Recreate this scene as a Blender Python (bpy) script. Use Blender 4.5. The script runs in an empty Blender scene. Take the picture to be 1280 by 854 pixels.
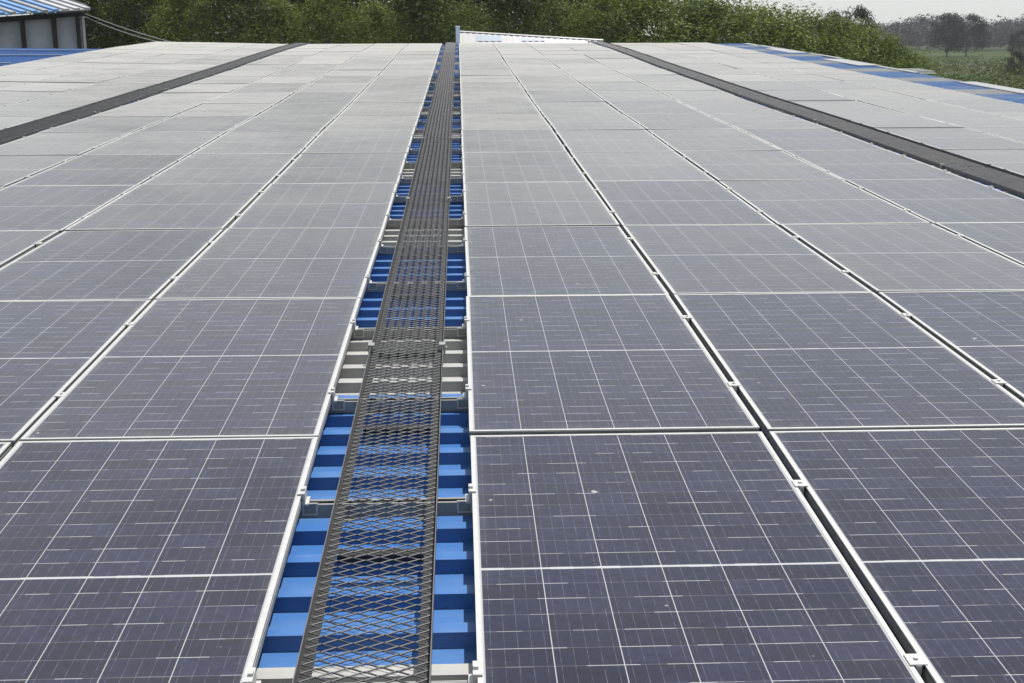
import bpy, math, random
from mathutils import Vector, Matrix
R = math.radians
rnd = random.Random(7)

# ------------------------------------------------------------------ frame of the roof
EYE = 5.2                                   # eye height over the ground
CAMH = 1.404                                # eye height over the panels
TILT = R(1.72)                              # the roof climbs gently away from the viewer
ROOF = Matrix.Translation((0, 0, EYE - CAMH)) @ Matrix.Rotation(TILT, 4, 'X')

# ------------------------------------------------------------------ camera
F = 1622.9 / 1280.0
PITCH, YAW, ROLL = R(14.975), R(2.30), R(-0.09)
fw = Vector((math.sin(YAW)*math.cos(PITCH), math.cos(YAW)*math.cos(PITCH), -math.sin(PITCH)))
rt = Vector((math.cos(YAW), -math.sin(YAW), 0)); up = rt.cross(fw)
r2 = rt*math.cos(ROLL) + up*math.sin(ROLL); u2 = up*math.cos(ROLL) - rt*math.sin(ROLL)
cm = Matrix((( r2.x, u2.x, -fw.x, 0), (r2.y, u2.y, -fw.y, 0), (r2.z, u2.z, -fw.z, CAMH), (0, 0, 0, 1)))
S = bpy.context.scene
C = S.collection
cam_data = bpy.data.cameras.new('camera'); cam = bpy.data.objects.new('camera', cam_data); C.objects.link(cam)
cam.matrix_world = ROOF @ cm
cam_data.sensor_width = 36; cam_data.lens = 36*F
cam_data.clip_start = 0.05; cam_data.clip_end = 8000
S.camera = cam
CAMW = ROOF @ cm

# ------------------------------------------------------------------ sky, sun, exposure
SUN = Vector((0.24, 0.27, 1.0)).normalized()
EL = math.asin(SUN.z); AZ = math.atan2(SUN.x, SUN.y)
w = bpy.data.worlds.new('World'); S.world = w; w.use_nodes = True
nt = w.node_tree; nt.nodes.clear()
sky = nt.nodes.new('ShaderNodeTexSky'); sky.sky_type = 'NISHITA'; sky.sun_disc = False
sky.sun_elevation = EL; sky.sun_rotation = AZ; sky.altitude = 50
sky.air_density = 1.0; sky.dust_density = 1.0; sky.ozone_density = 1.0
bg = nt.nodes.new('ShaderNodeBackground'); bg.inputs['Strength'].default_value = 0.10
wo = nt.nodes.new('ShaderNodeOutputWorld')
tint = nt.nodes.new('ShaderNodeMix'); tint.data_type = 'RGBA'; tint.blend_type = 'MULTIPLY'
tint.inputs[0].default_value = 1; tint.inputs[7].default_value = (.96, 1.0, 1.05, 1)   # white balance of the hazy sky
nt.links.new(sky.outputs[0], tint.inputs[6])
veil = nt.nodes.new('ShaderNodeMix'); veil.data_type = 'RGBA'          # thin high haze whitens the whole sky
veil.inputs[0].default_value = .64; veil.inputs[7].default_value = (6.4, 6.75, 6.9, 1)
nt.links.new(tint.outputs[2], veil.inputs[6]); nt.links.new(veil.outputs[2], bg.inputs['Color']); nt.links.new(bg.outputs[0], wo.inputs['Surface'])
sd = bpy.data.lights.new('sun', 'SUN'); sd.energy = 4.8; sd.angle = R(0.6); sd.color = (1, .96, .9)
so = bpy.data.objects.new('sun', sd); C.objects.link(so)
so.rotation_euler = SUN.to_track_quat('Z', 'Y').to_euler(); so.location = (0, 0, 60)
S.view_settings.view_transform = 'Standard'; S.view_settings.look = 'None'
S.view_settings.gamma = 1; S.view_settings.exposure = 0.35
S.view_settings.use_curve_mapping = False
S.render.engine = 'CYCLES'
S.cycles.max_bounces = 6; S.cycles.diffuse_bounces = 3; S.cycles.glossy_bounces = 3
S.cycles.transparent_max_bounces = 8; S.cycles.volume_bounces = 0
S.cycles.use_denoising = True

# ------------------------------------------------------------------ helpers
class MB:
    """collects verts / faces for one mesh"""
    def __init__(s): s.v = []; s.f = []; s.mi = []
    def box(s, x0, y0, z0, x1, y1, z1, m=0):
        b = len(s.v)
        s.v += [(x0,y0,z0),(x1,y0,z0),(x1,y1,z0),(x0,y1,z0),(x0,y0,z1),(x1,y0,z1),(x1,y1,z1),(x0,y1,z1)]
        for q in ((0,3,2,1),(4,5,6,7),(0,1,5,4),(1,2,6,5),(2,3,7,6),(3,0,4,7)):
            s.f.append(tuple(b+i for i in q)); s.mi.append(m)
    def quad(s, a, b, c, d, m=0):
        i = len(s.v); s.v += [tuple(a), tuple(b), tuple(c), tuple(d)]; s.f.append((i,i+1,i+2,i+3)); s.mi.append(m)
    def tri(s, a, b, c, m=0):
        i = len(s.v); s.v += [tuple(a), tuple(b), tuple(c)]; s.f.append((i,i+1,i+2)); s.mi.append(m)
    def tube(s, pts, r, n=6, m=0):
        rs = r if isinstance(r, (list, tuple)) else [r]*len(pts)
        base = len(s.v); P = [Vector(p) for p in pts]
        for i, p in enumerate(P):
            t = (P[min(i+1, len(P)-1)] - P[max(i-1, 0)]).normalized()
            a = t.cross(Vector((0,0,1)))
            if a.length < .05: a = t.cross(Vector((1,0,0)))
            a.normalize(); b = t.cross(a)
            for k in range(n):
                an = 2*math.pi*k/n
                s.v.append(tuple(p + (a*math.cos(an) + b*math.sin(an))*rs[i]))
        for i in range(len(P)-1):
            for k in range(n):
                k2 = (k+1) % n
                s.f.append((base+i*n+k, base+i*n+k2, base+(i+1)*n+k2, base+(i+1)*n+k)); s.mi.append(m)
        s.f.append(tuple(base+k for k in range(n))[::-1]); s.mi.append(m)
        s.f.append(tuple(base+(len(P)-1)*n+k for k in range(n))); s.mi.append(m)
    def mesh(s, name, mats):
        me = bpy.data.meshes.new(name); me.from_pydata(s.v, [], s.f); me.update()
        for m in (mats if isinstance(mats, (list, tuple)) else [mats]): me.materials.append(m)
        if any(s.mi): me.polygons.foreach_set('material_index', s.mi)
        return me

def link(name, me, parent=None, mat=None):
    o = bpy.data.objects.new(name, me); C.objects.link(o)
    if parent is not None: o.parent = parent
    if mat is not None: o.matrix_local = mat if parent is not None else mat
    return o
def tag(o, label, cat, group=None, kind=None):
    if label: o['label'] = label
    if cat: o['category'] = cat
    if group: o['group'] = group
    if kind: o['kind'] = kind
    return o
def empty(name, mat):
    o = bpy.data.objects.new(name, None); C.objects.link(o); o.matrix_world = mat
    o.empty_display_size = .1
    return o
def ray(px, py):
    """direction through a point of the photograph"""
    d = Vector(((px-640)/1622.9, -(py-427)/1622.9, -1))
    return CAMW.to_3x3() @ d
def at(px, py, dist):
    """the point of the place seen at (px, py), dist metres along the horizontal forward axis"""
    d = ray(px, py); h = math.hypot(d.x, d.y)
    return CAMW.translation + d*(dist/h)

# ------------------------------------------------------------------ materials
def mat(name):
    m = bpy.data.materials.new(name); m.use_nodes = True
    n = m.node_tree; b = n.nodes['Principled BSDF']
    return m, n, b
def node(n, t, **kw):
    x = n.nodes.new(t)
    for k, v in kw.items(): setattr(x, k, v)
    return x
def mth(n, op, a, b=None, c=None, clamp=False):
    x = n.nodes.new('ShaderNodeMath'); x.operation = op; x.use_clamp = clamp
    for i, q in enumerate((a, b, c)):
        if q is None: continue
        if isinstance(q, (int, float)): x.inputs[i].default_value = q
        else: n.links.new(q, x.inputs[i])
    return x.outputs[0]
def mix(n, fac, a, b):
    x = n.nodes.new('ShaderNodeMix'); x.data_type = 'RGBA'
    for i, q in ((0, fac), (6, a), (7, b)):
        if isinstance(q, (int, float)): x.inputs[i].default_value = q
        elif isinstance(q, tuple): x.inputs[i].default_value = (*q, 1)
        else: n.links.new(q, x.inputs[i])
    return x.outputs[2]
def noise(n, vec, scale, detail=3, rough=.55):
    x = n.nodes.new('ShaderNodeTexNoise'); x.inputs['Scale'].default_value = scale
    x.inputs['Detail'].default_value = detail; x.inputs['Roughness'].default_value = rough
    if vec is not None: n.links.new(vec, x.inputs['Vector'])
    return x.outputs['Fac']
def ramp(n, fac, stops):
    x = n.nodes.new('ShaderNodeValToRGB'); n.links.new(fac, x.inputs[0])
    e = x.color_ramp.elements
    while len(e) < len(stops): e.new(.5)
    for i, (p, c) in enumerate(stops):
        e[i].position = p; e[i].color = (*c, 1) if isinstance(c, tuple) else (c, c, c, 1)
    return x.outputs[0]
def simple(name, col, rough=.5, metal=0., var=.12, scale=6., spec=.5):
    m, n, b = mat(name)
    tc = node(n, 'ShaderNodeTexCoord')
    f = noise(n, tc.outputs['Object'], scale, 5, .65)
    lo = tuple(c*(1-var) for c in col); hi = tuple(min(1, c*(1+var)) for c in col)
    n.links.new(ramp(n, f, [(.3, lo), (.7, hi)]), b.inputs['Base Color'])
    b.inputs['Roughness'].default_value = rough; b.inputs['Metallic'].default_value = metal
    b.inputs['Specular IOR Level'].default_value = spec
    return m

def cell_material():
    m, n, b = mat('solar_cells_under_glass')
    tc = node(n, 'ShaderNodeTexCoord'); sp = node(n, 'ShaderNodeSeparateXYZ'); n.links.new(tc.outputs['Object'], sp.inputs[0])
    X, Y = sp.outputs[0], sp.outputs[1]
    oi = node(n, 'ShaderNodeObjectInfo'); rn = oi.outputs['Random']
    PX, PY = 0.1603, 0.0822                       # cell pitch
    u = mth(n, 'ADD', mth(n, 'DIVIDE', X, PX), 3.0)          # 0..6
    ay = mth(n, 'SUBTRACT', mth(n, 'ABSOLUTE', Y), 0.0055)   # middle gap
    v = mth(n, 'DIVIDE', ay, PY)                             # 0..12 in each half
    def edge(q, half):                                       # 1 within half (in cell units) of an integer
        fr = mth(n, 'FRACT', q); d = mth(n, 'MINIMUM', fr, mth(n, 'SUBTRACT', 1.0, fr))
        return mth(n, 'LESS_THAN', d, half)
    col_line = edge(u, .0012/PX)
    row_line = edge(v, .0013/PY)
    # every cross gap breaks into dashes of random strength
    cx = mth(n, 'FLOOR', mth(n, 'MULTIPLY', u, 2.0)); ci = mth(n, 'ROUND', v)
    sg = mth(n, 'SIGN', Y)
    cv = node(n, 'ShaderNodeCombineXYZ'); n.links.new(mth(n, 'FLOOR', mth(n, 'ADD', mth(n, 'MULTIPLY', u, 2.6), mth(n, 'MULTIPLY', ci, .37))), cv.inputs[0])
    n.links.new(mth(n, 'MULTIPLY', ci, sg), cv.inputs[1]); n.links.new(mth(n, 'MULTIPLY', rn, 913.0), cv.inputs[2])
    wn = node(n, 'ShaderNodeTexWhiteNoise'); wn.noise_dimensions = '3D'; n.links.new(cv.outputs[0], wn.inputs['Vector'])
    rowv = ramp(n, wn.outputs[0], [(.36, .14), (.78, .90)])
    row_line = mth(n, 'MULTIPLY', row_line, rowv)
    mid = mth(n, 'LESS_THAN', mth(n, 'ABSOLUTE', Y), 0.0042)
    outx = mth(n, 'GREATER_THAN', mth(n, 'ABSOLUTE', X), 3*PX + .0015)
    outy = mth(n, 'GREATER_THAN', ay, 12*PY + .0015)
    line = mth(n, 'MAXIMUM', mth(n, 'MAXIMUM', mth(n, 'MULTIPLY', col_line, .85), row_line), mth(n, 'MAXIMUM', mid, mth(n, 'MAXIMUM', outx, outy)))
    bus = edge(mth(n, 'ADD', mth(n, 'MULTIPLY', u, 5.0), .5), .022)
    # polycrystalline cells: every cell its own tone, grain inside
    c2 = node(n, 'ShaderNodeCombineXYZ'); n.links.new(mth(n, 'FLOOR', u), c2.inputs[0])
    n.links.new(mth(n, 'MULTIPLY', mth(n, 'FLOOR', v), sg), c2.inputs[1]); n.links.new(mth(n, 'MULTIPLY', rn, 377.0), c2.inputs[2])
    w2 = node(n, 'ShaderNodeTexWhiteNoise'); w2.noise_dimensions = '3D'; n.links.new(c2.outputs[0], w2.inputs['Vector'])
    vo = node(n, 'ShaderNodeTexVoronoi'); vo.inputs['Scale'].default_value = 55; n.links.new(tc.outputs['Object'], vo.inputs['Vector'])
    vg = node(n, 'ShaderNodeSeparateColor'); n.links.new(vo.outputs['Color'], vg.inputs[0])
    tone = mth(n, 'ADD', mth(n, 'MULTIPLY', w2.outputs[0], .62), mth(n, 'MULTIPLY', vg.outputs[0], .38))
    cell = ramp(n, tone, [(.1, (.004, .005, .015)), (.55, (.0072, .0085, .025)), (.95, (.0145, .016, .042))])
    cell = mix(n, mth(n, 'MULTIPLY', bus, ramp(n, noise(n, tc.outputs['Object'], 26, 2, .6), [(.35, .04), (.65, .40)])), cell, (.20, .20, .23))
    # fine dust: a thin layer, so it hides more of the glass the flatter one looks along it
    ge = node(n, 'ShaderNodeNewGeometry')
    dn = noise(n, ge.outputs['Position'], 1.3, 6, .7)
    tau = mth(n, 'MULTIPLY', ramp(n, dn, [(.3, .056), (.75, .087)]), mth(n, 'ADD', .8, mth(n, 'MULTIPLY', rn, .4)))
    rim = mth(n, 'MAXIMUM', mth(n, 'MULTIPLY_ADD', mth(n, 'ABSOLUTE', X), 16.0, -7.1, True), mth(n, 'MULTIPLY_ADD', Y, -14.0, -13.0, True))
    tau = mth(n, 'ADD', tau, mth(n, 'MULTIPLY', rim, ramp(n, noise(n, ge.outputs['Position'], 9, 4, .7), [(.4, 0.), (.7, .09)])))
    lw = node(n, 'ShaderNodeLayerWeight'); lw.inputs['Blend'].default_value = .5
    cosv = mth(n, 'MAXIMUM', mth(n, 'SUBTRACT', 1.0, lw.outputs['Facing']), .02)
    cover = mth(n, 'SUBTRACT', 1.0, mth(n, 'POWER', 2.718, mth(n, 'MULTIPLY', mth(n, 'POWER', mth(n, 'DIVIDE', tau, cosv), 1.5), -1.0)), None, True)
    body = mix(n, line, cell, (.36, .365, .37))
    sn = noise(n, ge.outputs['Position'], 17, 2, .5)
    body = mix(n, ramp(n, sn, [(.775, 0.), (.80, .55)]), body, (.5, .49, .45))
    n.links.new(body, b.inputs['Base Color'])
    b.inputs['IOR'].default_value = 1.34
    n.links.new(ramp(n, dn, [(.3, .22), (.75, .34)]), b.inputs['Roughness'])
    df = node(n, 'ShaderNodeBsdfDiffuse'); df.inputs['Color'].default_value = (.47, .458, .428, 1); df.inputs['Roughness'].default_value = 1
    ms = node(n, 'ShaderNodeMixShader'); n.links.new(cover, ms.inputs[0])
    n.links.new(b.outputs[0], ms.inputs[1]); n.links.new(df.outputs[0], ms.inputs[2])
    n.links.new(ms.outputs[0], n.nodes['Material Output'].inputs['Surface'])
    return m

def roof_material(name, col, stain, amount):
    m, n, b = mat(name)
    tc = node(n, 'ShaderNodeTexCoord'); mp = node(n, 'ShaderNodeMapping'); n.links.new(tc.outputs['Object'], mp.inputs[0])
    mp.inputs['Scale'].default_value = (.5, 3, 3)
    f = noise(n, mp.outputs[0], 2.4, 6, .7)
    g = noise(n, tc.outputs['Object'], 22, 3, .6)
    c = mix(n, ramp(n, f, [(.42, 0.), (.78, amount)]), col, stain)
    c = mix(n, ramp(n, g, [(.55, 0.), (.8, .22)]), c, stain)
    n.links.new(c, b.inputs['Base Color']); b.inputs['Roughness'].default_value = .42
    return m

def leaf_material(name, a, c, d):
    m, n, b = mat(name)
    ge = node(n, 'ShaderNodeNewGeometry'); oi = node(n, 'ShaderNodeObjectInfo')
    f = noise(n, ge.outputs['Position'], .55, 3, .6)
    isl = ge.outputs['Random Per Island']
    t = mth(n, 'ADD', mth(n, 'MULTIPLY', f, .55), mth(n, 'ADD', mth(n, 'MULTIPLY', isl, .4), mth(n, 'MULTIPLY', oi.outputs['Random'], .12)))
    col = ramp(n, t, [(.25, a), (.5, c), (.8, d)])
    n.links.new(col, b.inputs['Base Color']); b.inputs['Roughness'].default_value = .55
    b.inputs['Specular IOR Level'].default_value = .12
    tr = node(n, 'ShaderNodeBsdfTranslucent'); n.links.new(col, tr.inputs[0])
    ms = node(n, 'ShaderNodeMixShader'); ms.inputs[0].default_value = .38
    n.links.new(b.outputs[0], ms.inputs[1]); n.links.new(tr.outputs[0], ms.inputs[2])
    n.links.new(ms.outputs[0], n.nodes['Material Output'].inputs['Surface'])
    return m

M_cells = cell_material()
M_alu = simple('anodised_aluminium', (.42, .42, .41), .5, .25, .10, 30)
M_alu2 = simple('weathered_aluminium', (.27, .27, .26), .55, .4, .22, 14)
M_groove_shade = simple('shaded_frame_groove', (.15, .15, .15), .7, .1, .3, 20)
M_alus = simple('shaded_dusty_aluminium', (.26, .26, .255), .6, .2, .15, 20)  # frame sides: same metal, greyed for dirt and for painted-in shade
M_dark = simple('slot_shade_black', (.02, .02, .02), .6)  # near-black colour standing in for shade inside the rail slots
M_steel = simple('grey_painted_steel', (.11, .108, .11), .5, .35, .2, 9)
M_steeld = simple('dark_galvanised_steel', (.035, .035, .036), .6, .3, .3, 12)
M_grate = simple('expanded_metal', (.054, .055, .059), .55, .45, .3, 8)
M_bar = simple('dark_flat_bar', (.025, .024, .023), .6, .3, .35, 14)
M_blue = roof_material('blue_roof_sheet', (.028, .118, .34), (.12, .20, .32), .40)
M_bluew = roof_material('weathered_blue_sheet', (.050, .150, .36), (.36, .38, .40), .95)
M_sky = roof_material('grey_skylight_sheet', (.36, .36, .345), (.22, .21, .20), .55)
M_white = roof_material('white_metal_sheet', (.27, .27, .27), (.18, .18, .178), .6)
M_pblue = roof_material('pale_blue_sheet', (.13, .185, .26), (.20, .22, .25), .5)
M_leafD = leaf_material('dark_tree_leaves', (.015, .026, .007), (.050, .077, .016), (.125, .163, .035))
M_leafM = leaf_material('mid_tree_leaves', (.029, .050, .009), (.090, .130, .023), (.180, .220, .048))
M_leafF = leaf_material('far_tree_leaves', (.010, .016, .009), (.018, .027, .013), (.034, .045, .020))
M_leafS = leaf_material('scrub_leaves', (.018, .032, .007), (.048, .070, .014), (.090, .110, .026))
M_bark = simple('bark', (.085, .065, .05), .9, 0, .3, 5)

# ------------------------------------------------------------------ roof layout (in the roof's own frame)
WX, LY, Y1 = 1.02, 2.028, 4.1825            # column pitch, row pitch, far edge of the first row
X0, GAP = 0.016, 0.492                      # right edge and width of the central walkway gap
NROW = 19
PROF = [-.095,-.038,-.027,-.038,-.036,-.037,-.032,-.047,-.050,-.046,-.044,-.048,-.048,-.042,-.034,-.024,-.018,-.020,-.030,-.042,-.05]
def prof(y):
    k = (y - Y1)/LY + 1
    if k <= 0: return PROF[0]
    if k >= 20: return PROF[20]
    i = int(k); t = k - i
    return PROF[i]*(1-t) + PROF[i+1]*t
XL = X0 - GAP - 4*WX                         # left walkway's near edge
XLo = XL - GAP
XR = X0 + 4*WX; XRo = XR + GAP
def zz(x, y):
    return prof(y) + (0.020*(XLo - x) if x < XLo else 0.0)
def RP(x, y, z): return ROOF @ Vector((x, y, z))
def seen(x0, x1, y0, y1):
    """does any of this patch of roof fall inside the picture (with a margin)?"""
    inv = CAMW.inverted()
    pts = []
    for i in range(5):
        for j in range(5):
            x = x0+(x1-x0)*i/4; y = y0+(y1-y0)*j/4
            q = inv @ RP(x, y, 0)
            if q.z > -.3: continue
            pts.append((640 - 1622.9*q.x/q.z, 427 + 1622.9*q.y/q.z))
    return any(-25 < a < 1305 and -10 < b < 880 for a, b in pts)

# ground ----------------------------------------------------------------------------
def build_ground():
    m, n, b = mat('grassy_field')
    ge = node(n, 'ShaderNodeNewGeometry')
    f = noise(n, ge.outputs['Position'], .03, 6, .65); g = noise(n, ge.outputs['Position'], .6, 4, .7)
    c = ramp(n, f, [(.36, (.024, .042, .011)), (.50, (.036, .055, .016)), (.60, (.085, .075, .055)), (.75, (.11, .10, .08))])
    c = mix(n, mth(n, 'MULTIPLY', g, .6), c, (.034, .055, .014))
    n.links.new(c, b.inputs['Base Color']); b.inputs['Roughness'].default_value = .95; b.inputs['Specular IOR Level'].default_value = .05
    q = MB(); N = 40
    xs = [-6000 + 12000*i/N for i in range(N+1)]
    for i in range(N+1):
        for j in range(N+1): q.v.append((xs[i], xs[j]+1500, 0))
    for i in range(N):
        for j in range(N): q.f.append((i*(N+1)+j, (i+1)*(N+1)+j, (i+1)*(N+1)+j+1, i*(N+1)+j+1)); q.mi.append(0)
    o = link('ground', q.mesh('ground', m)); tag(o, 'green field with dull bare patches stretching to the far woods', 'ground', None, 'structure')
build_ground()

# the roofed building ---------------------------------------------------------------
PITCH_R, RIBH = 0.2067, 0.040
def rib_profile(y0, n):
    """(y, z) of n trapezoidal ribs; z over the pan"""
    out = []
    for i in range(n):
        a = y0 + i*PITCH_R
        out += [(a, 0), (a+.132, 0), (a+.140, RIBH), (a+.190, RIBH)]
    out.append((y0+n*PITCH_R, 0))
    return out
def sheet(y0, n, xs, base, lift=0.0, thick=.004):
    q = MB(); pr = rib_profile(y0, n)
    for (y, z) in pr:
        for x in xs: q.v.append((x, y, base(x, y) + z + lift))
    nx = len(xs)
    for i in range(len(pr)-1):
        for j in range(nx-1):
            q.f.append((i*nx+j, i*nx+j+1, (i+1)*nx+j+1, (i+1)*nx+j)); q.mi.append(0)
    k = len(q.v)                                     # underside, so that the sheet has a thickness
    q.v += [(x, y, z-thick) for (x, y, z) in q.v[:k]]
    nf = len(q.f)
    for f in q.f[:nf]: q.f.append(tuple(k+i for i in f[::-1])); q.mi.append(0)
    for i in range(len(pr)-1):
        for j in (0, nx-1):
            a, b2 = i*nx+j, (i+1)*nx+j
            q.f.append((a, b2, k+b2, k+a) if j == 0 else (b2, a, k+a, k+b2)); q.mi.append(0)
    for i in (0, len(pr)-1):
        for j in range(nx-1):
            a, b2 = i*nx+j, i*nx+j+1
            q.f.append((b2, a, k+a, k+b2) if i == 0 else (a, b2, k+b2, k+a)); q.mi.append(0)
    return q
EAVE = 9.12
bld = empty('solar_roof_building', ROOF.copy())
tag(bld, 'long low building whose blue ribbed roof with grey skylight sheets carries the panels', 'building')
PAN = -.122
GREY0 = 4.91                                          # start of the first grey strip
def rbase(x, y): return zz(x, y) + PAN
xs_roof = [XLo - 4*WX - .25, XLo, XL, 0, XR, XRo, EAVE]
k = -2
while True:
    g0 = GREY0 + k*15*PITCH_R
    if g0 > 42.0: break
    xr = list(xs_roof); xr[-1] = EAVE + rnd.uniform(-.06, .06) + (.62 if k == 7 else 0)
    link('skylight_sheet', sheet(g0, 5, xr, rbase, .003).mesh('skylight_sheet', M_sky), bld)['label'] = 'weathered grey translucent skylight sheet'
    nb = 10 if g0 + 15*PITCH_R < 42.2 else max(2, int((42.2-g0-5*PITCH_R)/PITCH_R))
    xr = list(xs_roof); xr[-1] = EAVE + rnd.uniform(-.06, .06)
    xe = XRo + 2.96
    link('roof_sheet', sheet(g0+5*PITCH_R, nb, xr[:-1] + [xe], rbase).mesh('roof_sheet', M_blue), bld)['label'] = 'blue ribbed metal roof sheet'
    link('eave_sheet', sheet(g0+5*PITCH_R, nb, [xe+.003, xr[-1]], rbase).mesh('eave_sheet', M_bluew), bld)['label'] = 'weathered blue sheet at the eave'
    k += 1
y = -1.0
while y < 41.4:                                       # short lengths of pale trim along the eave
    ln = rnd.uniform(2.2, 3.4); y2 = min(y+ln, 41.9); wd_ = rnd.choice((.12, .2, .34, .5)); z0 = (prof(y)+prof(y2))/2 + PAN + RIBH + .004
    q = MB(); x1 = EAVE + .07 + rnd.uniform(-.01, .06)
    q.box(x1-wd_, y, z0, x1, y2-.02, z0+.012); q.box(x1-.012, y, z0-.09, x1, y2-.02, z0-.001)
    if rnd.random() < .35: y = y2; continue
    link('eave_trim', q.mesh('eave_trim', M_white), bld); y = y2
q = MB()
q.box(-9.2, -1.5, -5.4, 8.7, -1.35, -.25); q.box(-9.2, 41.6, -6.4, 8.7, 41.75, -.25)
link('wall', q.mesh('wall', simple('rendered_wall', (.42, .40, .37), .9)), bld)
q = MB(); q.box(8.55, -1.3, -6.4, 8.7, 41.55, -.25); q.box(-9.2, -1.3, -6.4, -9.05, 41.55, -.25)
link('wall', q.mesh('wall', simple('rendered_side_wall', (.40, .39, .36), .9)), bld)
# the lower blue roof beside it
lb = empty('adjoining_blue_roof', ROOF.copy())
tag(lb, 'plain blue ribbed roof adjoining the panels in front of the grey shed', 'roof')
q = sheet(14.0, int(23.6/PITCH_R), [-24, XLo-4*WX-.27], lambda x, y: -.10+.012*(-9.3-x))
link('roof_sheet', q.mesh('roof_sheet', M_blue), lb)
for yy in (24.0, 28.9, 32.8, 35.6):
    q = MB()
    for i in range(7):
        x0, x1 = -23.9 + i*2.04, -23.9 + (i+1)*2.04 - .02
        q.box(x0, yy, -.10+.012*(-9.3-x0)+RIBH+.002, x1, yy+.16, -.10+.012*(-9.3-x0)+RIBH+.03)
    link('lap_strip', q.mesh('lap_strip', M_pblue), lb)
q = MB(); q.box(-23.5, 14.4, -5.5, -9.7, 14.5, -.2); q.box(-23.5, 37.2, -6.0, -9.7, 37.3, -.2)
link('wall', q.mesh('wall', M_white), lb)

# ------------------------------------------------------------------ solar panels
PW, PL, TH = 0.996, 2.012, 0.035
def frame_mesh():
    q = MB(); a, b2 = PW/2, PL/2; lip = .0125
    def ring(o, z0, z1, wd, m):                # o: how far the outer face sits back
        A, B = a-o, b2-o
        q.box(-A, -B, z0, -A+wd, B, z1, m); q.box(A-wd, -B, z0, A, B, z1, m)
        q.box(-A+wd, -B, z0, A-wd, -B+wd, z1, m); q.box(-A+wd, B-wd, z0, A-wd, B, z1, m)
    ring(0, -.0055, 0, lip, 0)                 # top lip
    ring(.0018, -.0150, -.0056, .006, 1)       # groove of the extrusion, its shade painted in as darker grey
    ring(.0004, -TH, -.0151, .009, 2)          # lower wall
    return q.mesh('frame', [M_alu, M_groove_shade, M_alus])
def laminate_mesh():
    q = MB(); a, b2 = PW/2-.0126, PL/2-.0126
    q.box(-a, -b2, -.0052, a, b2, -.0016)
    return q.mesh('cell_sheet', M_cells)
def clamp_mesh(end):
    q = MB()
    if end:                                   # Z clamp at the edge of a row of panels
        q.box(-.010, -.030, -.0345, -.001, .030, .006); q.box(-.001, -.030, .0015, .012, .030, .006)
        q.box(-.020, -.030, -.0345, -.010, .030, -.028)
        q.box(-.009, -.008, .006, .003, .008, .013, 1)
    else:                                     # T clamp between two panels
        q.box(-.0205, -.024, .0015, .0205, .024, .0045)
        q.box(-.007, -.026, -.0345, .007, .026, .0015)
        q.tube([(0, 0, .0045), (0, 0, .0095)], .006, 6, 1)
    return q.mesh('clamp', [M_alu, M_alu])
FR, LA, CM, CE = frame_mesh(), laminate_mesh(), clamp_mesh(False), clamp_mesh(True)
ORD = 'first second third fourth fifth sixth seventh eighth ninth tenth eleventh'.split()
def rowname(r, n=NROW):
    return (ORD[r] + ' row from the front') if r < 10 else (ORD[n-1-r] + ' row from the far end')
COLS = []
for k in range(4): COLS.append((X0 + (k+.5)*WX, '%s column right of the central walkway' % ORD[k], k == 0, k == 3))
for k in range(4): COLS.append((X0 - GAP - (k+.5)*WX, '%s column left of the central walkway' % ORD[k], k == 3, k == 0))
for k in range(4): COLS.append((XLo - (k+.5)*WX, '%s column beyond the left walkway' % ORD[k], k == 3, k == 0))
for k in range(3): COLS.append((XRo + (k+.5)*WX, '%s column beyond the right walkway' % ORD[k], k == 0, k == 2))
npan = 0
for r in range(NROW):
    ya = Y1 + (r-1)*LY; yb = ya + LY
    for (xc, cname, lend, rend) in COLS:
        if not seen(xc-.5, xc+.5, ya, yb): continue
        za, zb = zz(xc, ya), zz(xc, yb)
        za += rnd.gauss(0, .0028); zb += rnd.gauss(0, .0028)
        sl = math.atan2(zb-za, LY)
        tx = (math.atan(.020) if xc < XLo else 0) + rnd.gauss(0, .0025)
        ml = Matrix.Translation((xc + rnd.gauss(0, .0022), (ya+yb)/2 + rnd.gauss(0, .002), (za+zb)/2)) @ \
             Matrix.Rotation(rnd.gauss(0, .0012), 4, 'Z') @ Matrix.Rotation(sl, 4, 'X') @ Matrix.Rotation(tx, 4, 'Y')
        p = empty('solar_module', ROOF @ ml)
        shade = 'dark blue' if r < 3 else ('grey' if r < 7 else 'pale')
        tag(p, '%s solar panel, %s, %s' % (shade, rowname(r), cname), 'solar panel', 'solar panels laid in rows on the roof')
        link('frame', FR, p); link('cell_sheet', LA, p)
        if r < 13:
            for dy in (-.51, .54):
                if rend: o = link('clamp', CE, p, Matrix.Translation((PW/2+.0005, dy, 0)) @ Matrix.Rotation(math.pi, 4, 'Z'))
                else: o = link('clamp', CM, p, Matrix.Translation((PW/2+.012, dy, 0)))
                if lend: link('clamp', CE, p, Matrix.Translation((-PW/2-.0005, dy, 0)))
        npan += 1
print('panels', npan)

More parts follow.
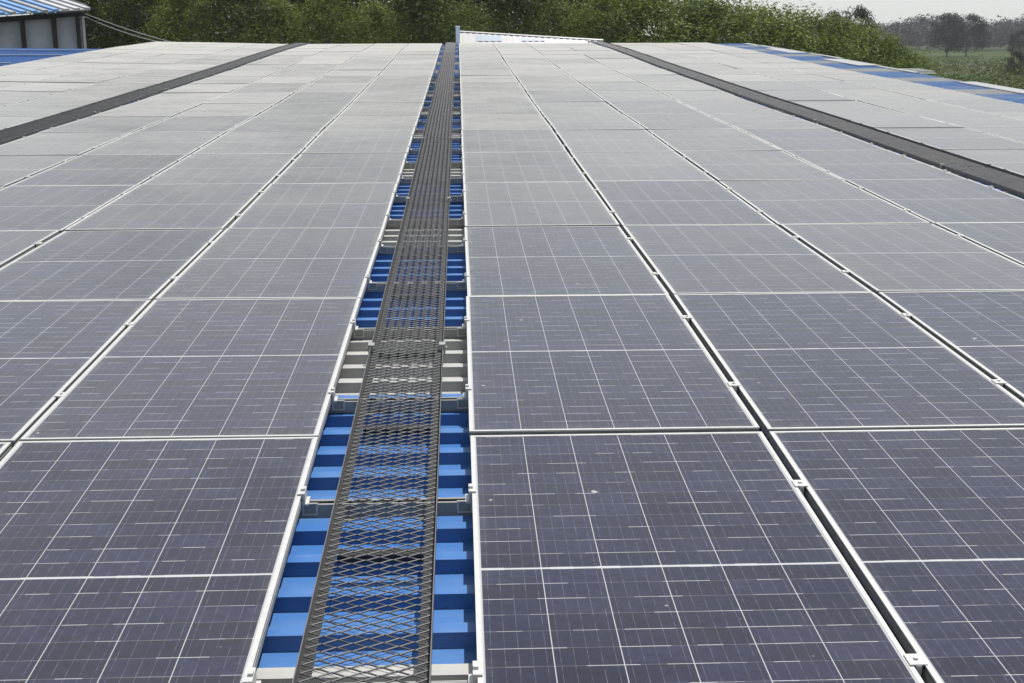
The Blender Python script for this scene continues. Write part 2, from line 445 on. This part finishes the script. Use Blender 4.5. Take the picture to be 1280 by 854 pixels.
# ------------------------------------------------------------------ walkways
SEC = 4.12
def grating_mesh(wd, ln):
    q = MB(); LW, SW = .074, .038; hs = .0011; t = .0026
    nst = int(ln/(SW/2)); nx = int(round(wd/(LW/2)))
    dx = wd/nx
    for j in range(nst):
        y = -ln/2 + (j+.5)*SW/2
        pts = []
        for i in range(nx+1):
            s = 1 if (i+j) % 2 else -1
            pts.append((-wd/2+i*dx, y + s*(SW/4-.0004), s*.0012))
        for i in range(nx):
            (xa, ya, za), (xb, yb, zb) = pts[i], pts[i+1]
            L = math.hypot(xb-xa, yb-ya); ox, oy = -(yb-ya)/L*hs, (xb-xa)/L*hs
            b = len(q.v)
            q.v += [(xa-ox, ya-oy, za-t/2), (xb-ox, yb-oy, zb-t/2), (xb+ox, yb+oy, zb-t/2+.001), (xa+ox, ya+oy, za-t/2+.001),
                    (xa-ox, ya-oy, za+t/2), (xb-ox, yb-oy, zb+t/2), (xb+ox, yb+oy, zb+t/2+.001), (xa+ox, ya+oy, za+t/2+.001)]
            for f in ((4,5,6,7), (0,1,5,4), (2,3,7,6)):
                q.f.append(tuple(b+i for i in f)); q.mi.append(0)
    return q.mesh('grating', M_grate)
WW = .302
def angle_mesh(s, WW):
    q = MB(); L = SEC/2-.003
    x = s*WW/2
    q.box(min(x, x+s*.0026), -L, -.031, max(x, x+s*.0026), L, .003, 0)                 # upright leg
    xi = x - s*.030
    q.box(min(x, xi), -L, -.031, max(x, xi), L, -.0275, 1)                               # flange under the mesh
    return q.mesh('side_rail', [M_steel, M_steeld])
def bar_mesh(WW):
    q = MB(); q.box(-WW/2+.031, -.021, -.0335, WW/2-.031, .021, -.0295); q.box(-WW/2+.031, -.021, -.052, WW/2-.031, -.017, -.0335)
    return q.mesh('cross_bar', M_bar)
def bracket_mesh():
    q = MB()
    q.box(-.004, -.022, -.036, .004, .022, .010); q.box(-.022, -.022, .004, -.004, .022, .009)
    q.tube([(.004, 0, -.012), (.012, 0, -.012)], .008, 6)
    return q.mesh('bracket', M_alu2)
WS = .400
KIT = {}
for wd_ in (WW, WS): KIT[wd_] = (grating_mesh(wd_-.006, SEC-.012), [angle_mesh(-1, wd_), angle_mesh(1, wd_)], bar_mesh(wd_))
BK = bracket_mesh()
YJ = 5.36                                            # the joint seen beyond the first section
def walkway(xc, where, y0, WW, lift):
    secs = []; GR, AR, BR = KIT[WW]
    y = YJ - SEC if y0 is None else y0
    while y < 40.0: secs.append(y); y += SEC
    n = len(secs); i = 0
    vis = [y for y in secs if seen(xc-.2, xc+.2, y, y+SEC)]
    for i, y in enumerate(vis):
        za, zb = zz(xc, y), zz(xc, y+SEC)
        ml = Matrix.Translation((xc + rnd.gauss(0, .0018), y+SEC/2, (za+zb)/2 - .003 + lift)) @ Matrix.Rotation(rnd.gauss(0, .0007), 4, 'Z') @ Matrix.Rotation(math.atan2(zb-za, SEC), 4, 'X')
        o = empty('walkway_section', ROOF @ ml)
        pos = 'nearest' if i == 0 else ('farthest' if i == len(vis)-1 else ORD[i])
        tag(o, '%s grey expanded metal grating section of the %s walkway between solar panels' % (pos, where), 'walkway',
            'expanded metal walkway sections')
        link('grating', GR, o, Matrix.Translation((0, 0, -.0215)))
        for a in AR: link('side_rail', a, o)
        for b in range(3): link('cross_bar', BR, o, Matrix.Translation((0, -SEC/2 + 1.07 + b*1.04, 0)))
        link('cross_bar', BR, o, Matrix.Translation((0, SEC/2-.026, 0)))
        for s in (-1, 1):
            link('bracket', BK, o, Matrix.Translation((s*(WW/2+.008), SEC/2-.03, 0)) @ Matrix.Rotation(0 if s > 0 else math.pi, 4, 'Z'))
XC = X0 - GAP/2
walkway(XC, 'central', None, WW, 0); walkway(XL - GAP/2, 'left', 8.6, WS, .022); walkway(XR + GAP/2, 'right', 6.9, WS, .022)

# rails that carry panels and walkway, seen in the gaps
def rail_mesh(ln):
    q = MB(); h = ln/2; z1, z0 = -.0355, -.080
    q.box(-h, -.021, z0, h, -.017, z1); q.box(-h, .017, z0, h, .021, z1)
    q.box(-h, -.017, z0, h, .017, z0+.004, 1); q.box(-h, -.0165, z0+.004, h, .0165, z1-.014, 1)  # floor and fill coloured dark to paint the slot's shade
    q.box(-h, -.017, z1-.004, h, -.011, z1-.0005); q.box(-h, .011, z1-.004, h, .017, z1-.0005)
    return q.mesh('channel', [M_alu2, M_dark])
def foot_mesh():
    q = MB(); q.box(-.025, -.04, -.0815, .025, -.0215, -.078); q.box(-.025, -.0255, -.078, .025, -.0215, -.05)
    return q.mesh('roof_foot', M_alu2)
def hook_mesh():
    q = MB(); s = .024
    q.box(-s, -.027, -.034, s, -.0215, -.029); q.box(-s, -.027, -.068, s, -.0215, -.063)
    q.box(-s, -.027, -.063, -s+.006, -.0215, -.034); q.box(s-.006, -.027, -.063, s, -.0215, -.034)
    return q.mesh('end_bracket', M_alu)
RM, FM, HM = rail_mesh(GAP + .3), foot_mesh(), hook_mesh()
for (xc, where, lim) in ((XC, 'central', 26), (XL-GAP/2, 'left', 30), (XR+GAP/2, 'right', 30)):
    i = 0
    for r in range(NROW):
        for dy in (-.51, .54):
            y = Y1 + (r-.5)*LY + dy
            if y > lim or not seen(xc-.25, xc+.25, y-.06, y+.06): continue
            z = zz(xc, y)
            o = empty('support_rail', ROOF @ Matrix.Translation((xc, y, z)))
            nm = 'aluminium support rail crossing under the %s walkway, number %s from the front' % (where, (ORD+['twelfth','thirteenth','fourteenth','fifteenth','sixteenth','seventeenth','eighteenth','nineteenth','twentieth','twenty-first','twenty-second','twenty-third','twenty-fourth'])[i])
            nm = nm.replace('number ', '')
            tag(o, nm, 'rail', 'support rails under the walkways'); i += 1
            link('channel', RM, o)
            for s in (-1, 1):
                link('end_bracket', HM, o, Matrix.Translation((s*(GAP/2-.012), 0, 0)))
                if y < 14: link('roof_foot', FM, o, Matrix.Translation((s*(GAP/2-.13), 0, 0)))

# ------------------------------------------------------------------ white upstand at the far end
ye = 42.3
es = empty('end_parapet', ROOF @ Matrix.Translation((0, ye, -.05)))
tag(es, 'white corrugated wedge parapet with two pale blue windows at the far end', 'parapet')
xa, xb, ht = .06, 4.62, .27
def topz(x): return ht*(1-(x-xa)/(xb-xa)) + .03
SH = Matrix(((1,0,0,0),(0,1,1.5,0),(0,0,1,0),(0,0,0,1)))      # the sheet leans back like a low roof
def lean(q): q.v = [tuple(SH @ Vector(v)) for v in q.v]; return q
q = MB(); nrib = 46
for i in range(nrib):
    x0 = xa + (xb-xa)*i/nrib; x1 = xa + (xb-xa)*(i+1)/nrib; d = .018 if i % 2 else 0
    a, b2 = topz(x0), topz(x1)
    v = [(x0,-.03-d,-.3),(x1,-.03-d,-.3),(x1,.06,-.3),(x0,.06,-.3),(x0,-.03-d,a),(x1,-.03-d,b2),(x1,.06,b2),(x0,.06,a)]
    bi = len(q.v); q.v += v
    for f in ((0,3,2,1),(4,5,6,7),(0,1,5,4),(1,2,6,5),(2,3,7,6),(3,0,4,7)): q.f.append(tuple(bi+t for t in f)); q.mi.append(0)
link('sheeting', lean(q).mesh('sheeting', M_white), es)
q = MB(); bi = 0
q.v += [(xa,-.08,topz(xa)+.002),(xb,-.08,topz(xb)+.002),(xb,.10,topz(xb)+.002),(xa,.10,topz(xa)+.002),(xa,-.08,topz(xa)+.03),(xb,-.08,topz(xb)+.03),(xb,.10,topz(xb)+.03),(xa,.10,topz(xa)+.03)]
for f in ((0,3,2,1),(4,5,6,7),(0,1,5,4),(1,2,6,5),(2,3,7,6),(3,0,4,7)): q.f.append(f); q.mi.append(0)
link('capping', lean(q).mesh('capping', M_white), es)
for (x0, x1) in ((.58, 1.40), (2.02, 2.76)):
    q = MB(); t0, t1 = topz(x0)-.07, topz(x1)-.05
    q.v += [(x0,-.066,.02),(x1,-.066,.02),(x1,-.052,.02),(x0,-.052,.02),(x0,-.066,t0),(x1,-.066,t1),(x1,-.052,t1),(x0,-.052,t0)]
    for f in ((0,3,2,1),(4,5,6,7),(0,1,5,4),(1,2,6,5),(2,3,7,6),(3,0,4,7)): q.f.append(f); q.mi.append(0)
    link('window_panel', lean(q).mesh('window_panel', M_pblue), es)
q = MB(); q.box(xa-.13, -.10, -.3, xa-.003, .10, ht+.18); q.box(xa-.145, -.115, ht+.18, xa+.012, .115, ht+.21)
link('post', q.mesh('post', simple('white_paint', (.72, .72, .71), .5)), es)

# ------------------------------------------------------------------ grey shed to the left
DS = 48.0
def shed():
    M_wall = simple('grey_cement_wall', (.40, .41, .46), .9, 0, .22, 1.2)
    M_post = simple('dark_timber_post', (.02, .02, .02), .9)
    M_striA = roof_material('blue_shed_sheet', (.10, .24, .48), (.25, .32, .42), .5)
    M_fascia = simple('grey_sheet', (.36, .36, .37), .7, 0, .2, 1.5)
    pr = at(104, 60, DS); pl = at(-90, 60, DS)
    s = empty('grey_shed', Matrix.Translation((pr.x, pr.y, 0)) @ Matrix.Rotation(R(21), 4, 'Z'))
    tag(s, 'grey walled shed with blue and white striped roof and dark timber posts', 'shed')
    e = EYE
    top = at(104, 14, DS).z; topl = at(-90, 27, DS).z
    wd = pr.x - pl.x
    q = MB()
    q.v += [(-wd,0,0),(0,0,0),(0,6,0),(-wd,6,0),(-wd,0,topl),(0,0,top),(0,6,top),(-wd,6,topl)]
    for f in ((0,3,2,1),(4,5,6,7),(0,1,5,4),(1,2,6,5),(2,3,7,6),(3,0,4,7)): q.f.append(f); q.mi.append(0)
    link('wall', q.mesh('wall', M_wall), s)
    for px, wpx in ((27, 5), (68, 5), (99, 4), (-14, 5), (-55, 5)):
        x = at(px, 60, DS).x - pr.x; h = wpx/34/2
        q = MB(); q.box(x-h, -.22, 0, x+h, -.012, top-.12 + (x/wd)*(top-topl)); link('post', q.mesh('post', M_post), s)
    q = MB(); q.box(.012, -.16, 0, .10, -.07, top+.1); link('pipe', q.mesh('pipe', simple('pale_pipe', (.45,.45,.45), .6)), s)
    q = MB(); q.v += [(-wd,-.30,topl-.20),(0.1,-.30,top-.16),(.1,-.235,top-.16),(-wd,-.235,topl-.20),(-wd,-.30,topl-.02),(.1,-.30,top-.02),(.1,-.235,top-.02),(-wd,-.235,topl-.02)]
    for f in ((0,3,2,1),(4,5,6,7),(0,1,5,4),(1,2,6,5),(2,3,7,6),(3,0,4,7)): q.f.append(f); q.mi.append(0)
    link('eave_beam', q.mesh('eave_beam', M_post), s)
    # striped roof: sheets fall towards the viewer and to the right
    A = Vector((-wd-1.2, -.9, topl+.02)); B = Vector((.25, -.9, top+.06))
    U = Vector((-6.5, 4.6, 2.35))
    nst = 18
    q = MB()
    for i in range(nst*2):
        t0, t1 = i/(nst*2), (i+1)/(nst*2)
        p0, p1 = A.lerp(B, t0), A.lerp(B, t1); m = 2 if t0 > .86 else (1 if i % 3 == 0 else 0)
        h = Vector((0, 0, .05 if i % 2 else 0))
        q.quad(p0+h, p1+h, p1+U+h, p0+U+h, m)
        q.quad(p0+h, p0+U+h, p0+U+Vector((0,0,-.04)), p0+Vector((0,0,-.04)), m)
        q.quad(p1+h, p1+Vector((0,0,-.04)), p1+U+Vector((0,0,-.04)), p1+U+h, m)
        q.quad(p0+h, p0+Vector((0,0,-.04)), p1+Vector((0,0,-.04)), p1+h, m)
        q.quad(p0+Vector((0,0,-.04)), p0+U+Vector((0,0,-.04)), p1+U+Vector((0,0,-.04)), p1+Vector((0,0,-.04)), m)
    link('roof', q.mesh('roof', [M_striA, M_white, M_fascia]), s)
    # grey gable sheet over the right end
    q = MB()
    a = Vector((.12, -.6, top+.05)); b = Vector((.12, 5.5, top+.25)); c = Vector((-6.6, 5.5, top+2.6)); d = Vector((-6.2, 3.9, top+2.42))
    th = Vector((.05, 0, .16))
    q.quad(a, b, c, d); q.quad(a+th, d+th, c+th, b+th); q.quad(a, d, d+th, a+th); q.quad(a, a+th, b+th, b); q.quad(b, b+th, c+th, c); q.quad(c, c+th, d+th, d)
    link('gable_sheet', q.mesh('gable_sheet', M_fascia), s)
shed()
def cable(pa, pb, sag, label):
    q = MB(); pts = []
    for i in range(13):
        t = i/12; p = pa.lerp(pb, t); p.z -= sag*4*t*(1-t); pts.append(p - pa)
    q.tube(pts, .013, 5)
    o = link('overhead_cable', q.mesh('overhead_cable', simple('grey_cable', (.32, .32, .32), .6)), None, Matrix.Translation(pa))
    tag(o, label, 'cable')
pe = RP(-9.25, 41.6, -.1)
cable(at(106, 17, DS-.4), at(216, 53.2, 43.2), .05, 'upper grey cable strung from the shed corner to the roof edge')
cable(at(106, 21, DS-.4), at(206, 54.2, 43.2), .08, 'lower sagging grey cable strung from the shed corner to the roof edge')

# ------------------------------------------------------------------ trees
def leaf_cloud(q, centre, rad, n, size, m=0, squash=.8):
    for _ in range(n):
        d = Vector((rnd.gauss(0,1), rnd.gauss(0,1), rnd.gauss(0,1))).normalized()
        p = centre + Vector((d.x*rad, d.y*rad, d.z*rad*squash))*(rnd.random()**.35)
        a = Vector((rnd.gauss(0,1), rnd.gauss(0,1), rnd.gauss(0,.45))).normalized()
        nrm = (d*.8 + Vector((rnd.gauss(0,.6), rnd.gauss(0,.6), rnd.gauss(0,.6)+.5))).normalized()
        a = (a - nrm*a.dot(nrm)).normalized(); b = nrm.cross(a)
        L = size*rnd.uniform(.6, 1.4); Wd = L*.42
        q.quad(p - a*L*.5, p + b*Wd*.5 - nrm*L*.06, p + a*L*.5 - nrm*L*.10, p - b*Wd*.5 - nrm*L*.06, m)
def tree_meshes(h, wid, base, nclump, nleaf, size, leafm, trunk_r, top_taper=.6, name=''):
    """crown + trunk of a tree of height h; crown from base to h"""
    q = MB(); t = MB()
    t.tube([(0,0,-.2), (.05,.03,base*.6), (.02,-.05,h*.55), (0,0,h*.85)], [trunk_r, trunk_r*.8, trunk_r*.5, trunk_r*.12], 7)
    for i in range(nclump):
        u = rnd.random(); z = base + (h-base)*u
        rr = wid*.5*(1 - (1-top_taper)*u**1.8)*(.55 + .45*math.sin(min(1, u*3+.25)*math.pi*.5))
        if u > .8: rr *= max(.12, 1-(u-.8)*3.6)
        an = rnd.uniform(0, 2*math.pi); r = rr*math.sqrt(rnd.uniform(.12, 1))
        c = Vector((r*math.cos(an), r*math.sin(an), z))
        cr = wid*rnd.uniform(.09, .19)
        leaf_cloud(q, c, cr, nleaf, size)
        if i % 5 == 0:
            zb = max(base*.5, z - rr*.7)
            t.tube([(0,0,zb), (c.x*.5, c.y*.5, zb+(z-zb)*.6), (c.x*.95, c.y*.95, z)], [trunk_r*.4, trunk_r*.25, trunk_r*.07], 5)
    return q.mesh('crown', leafm), t.mesh('trunk', M_bark)
TD = [tree_meshes(11, 6.8, 1.0, 190, 110, .19, M_leafD, .22) for _ in range(3)]
TM = [tree_meshes(10, 6.4, .8, 190, 120, .17, M_leafM, .18) for _ in range(3)]
HB = [tree_meshes(6.0, 5.2, .2, 130, 130, .145, M_leafM, .10, .8) for _ in range(3)]
FT = [tree_meshes(11, 12, 2.2, 90, 60, .55, M_leafF, .32, .8) for _ in range(2)]
def plant(kind, meshes, px, dist, topy, h0, label, group, widen=1.0, cat='tree'):
    p = at(px, 60, dist)
    hz = at(px, topy, dist).z
    s = hz/h0
    m = Matrix.Translation((p.x, p.y, 0)) @ Matrix.Rotation(rnd.uniform(0, 6.28), 4, 'Z') @ Matrix.Diagonal((s*widen, s*widen, s, 1))
    o = empty(kind, m); tag(o, label, cat, group)
    link('crown', meshes[0], o); link('trunk', meshes[1], o)
    return o
G1 = 'trees behind the far end of the roof'
front = [(128, 66, -60, TD, 'dark tree just right of the grey shed, behind the cables'),
 (178, 62, -25, TD, 'dark tree behind the slack cables where the panels begin'),
 (232, 60, -6, TM, 'green tree just right of where the cables meet the roof'),
 (292, 58, -22, TD, 'dark green tree midway between the cables and the left walkway'),
 (352, 60, 4, TM, 'bright green tree above the far end of the left walkway'),
 (412, 57, -10, TM, 'green tree just right of the far end of the left walkway'),
 (470, 60, 9, TM, 'leafy green tree midway between left and central walkways'),
 (528, 57, -28, TD, 'dark tree left of the white post on the parapet'),
 (585, 60, 8, TM, 'green tree directly behind the white parapet post'),
 (642, 57, -14, TD, 'dark tree behind the left pale blue parapet window'),
 (700, 60, 6, TM, 'green tree behind the sloping middle of the parapet'),
 (758, 58, -16, TM, 'green tree above the far end of the right walkway')]
for px, d, ty, T, lb_ in front: plant('leafy_tree', rnd.choice(T), px, d, ty, 11 if T is TD else 10, lb_, G1)
back = [(150, -170, 'tall dark tree in the back row behind the cables'), (262, -150, 'tall dark tree in the back row, second from the shed'),
 (380, -165, 'tall dark tree in the back row above the left walkway end'), (498, -140, 'tall dark tree in the back row left of the parapet'),
 (612, -150, 'tall dark tree in the back row behind the parapet post'), (722, -60, 'dark tree in the back row behind the parapet slope')]
back += [(205, -110, 'dark tree in the back row right of the cables'), (322, -120, 'dark tree in the back row left of the left walkway end'), (440, -115, 'dark tree in the back row between left and central walkways'),
 (556, -105, 'dark tree in the back row just left of the parapet post'), (668, -95, 'dark tree in the back row above the parapet windows')]
for px, ty, lb_ in back: plant('leafy_tree', rnd.choice(TD), px, 68, ty, 11, lb_, G1)
q = MB()
for i in range(330):
    px = rnd.uniform(-40, 800); d = rnd.uniform(76, 86); p = at(px, 60, d)
    hm_ = 13.5 if px < 640 else 13.5 - (px-640)/160*6.5
    leaf_cloud(q, Vector((p.x, p.y, rnd.uniform(.1, 1)*hm_)), rnd.uniform(1.1, 1.9), 150, .34)
o = link('dense_woods', q.mesh('dense_woods', M_leafD)); tag(o, 'dense dark wood closing the gaps behind the tree rows', 'woods', None, 'stuff')
# the green hedge that falls away to the right
G2 = 'bushes of the hedge falling away right of the parapet'
hed = [(800, 58, -6), (842, 62, -2), (880, 59, 3), (918, 63, 9), (954, 60, 13), (990, 64, 18), (1024, 62, 24), (1056, 66, 32), (1086, 66, 44), (1112, 68, 58), (1136, 70, 70)]
names = ['tallest bush of the green hedge, next to the trees', 'second bush of the green hedge right of the trees', 'third bush of the green hedge, behind the panel corner',
 'bush of the green hedge behind the far blue eave patch', 'fifth bush of the green hedge from the trees', 'sixth bush of the green hedge, at its middle',
 'bush of the green hedge left of the dark round tree', 'bush of the green hedge in front of the dark round tree', 'sloping bush of the hedge right of the dark round tree',
 'second lowest bush near the right end of the hedge', 'lowest bush ending the green hedge beside the field']
for (px, d, ty), nm in zip(hed, names): plant('hedge_bush', rnd.choice(HB), px, d, ty, 6.0, nm, G2, 1.15, 'bush')
# trees in and beyond the field
plant('field_tree', FT[0], 1068, 150, 12, 11, 'dark round tree rising just behind the green hedge', None, .55)
plant('field_tree', FT[1], 1040, 160, 18, 11, 'small dark tree left of the round one behind the hedge', None, .4)
plant('field_tree', FT[1], 1184, 330, 19, 11, 'large dark spreading tree, left one of the pair in the field', None, .85)
plant('field_tree', FT[0], 1208, 336, 20, 11, 'large dark spreading tree, right one of the pair in the field', None, .95)
plant('field_tree', FT[0], 1276, 300, 38, 11, 'dark tree cut by the picture edge at the field side', None, .8)
plant('field_bush', FT[1], 1272, 170, 66, 11, 'small dark bush in the field near the picture edge', None, .8, 'bush')
q = MB()
for i in range(420):
    px = rnd.uniform(1060, 1420); d = rnd.uniform(440, 540)
    p = at(px, 60, d); h = rnd.uniform(7, 11) * (1.0 + .12*math.sin(px*.05))
    for k2 in range(5):
        leaf_cloud(q, Vector((p.x+rnd.gauss(0, 2), p.y, h*rnd.uniform(.25, .95))), rnd.uniform(1.6, 2.8), 26, 1.0)
M_leafW = leaf_material('grey_wood_leaves', (.040, .040, .036), (.062, .060, .056), (.085, .082, .076))  # pale grey tones for the far wood
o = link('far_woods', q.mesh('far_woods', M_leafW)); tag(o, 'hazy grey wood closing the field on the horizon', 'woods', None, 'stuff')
q = MB()
for i in range(900):
    px = rnd.uniform(1040, 1420); d = 95 + 190*rnd.random()**1.6
    p = at(px, 60, d); h = rnd.uniform(.3, 1.5)*(1.6 if d < 130 else .9)
    leaf_cloud(q, Vector((p.x, p.y, h*.5)), h*1.1, 34, .30)
o = link('undergrowth', q.mesh('undergrowth', M_leafS)); tag(o, 'low green scrub covering the field beyond the eave', 'undergrowth', None, 'stuff')

# ------------------------------------------------------------------ air
q = MB(); q.box(-420, -30, -1, 420, 575, 26)
hm = bpy.data.materials.new('air'); hm.use_nodes = True
hn = hm.node_tree; hn.nodes.clear()
pv = hn.nodes.new('ShaderNodeVolumePrincipled'); pv.inputs['Color'].default_value = (.86, .88, .95, 1); pv.inputs['Density'].default_value = .00025
ho = hn.nodes.new('ShaderNodeOutputMaterial'); hn.links.new(pv.outputs[0], ho.inputs['Volume'])
o = link('haze', q.mesh('haze', hm)); tag(o, 'thin pale haze over the field and woods', 'haze', None, 'stuff')
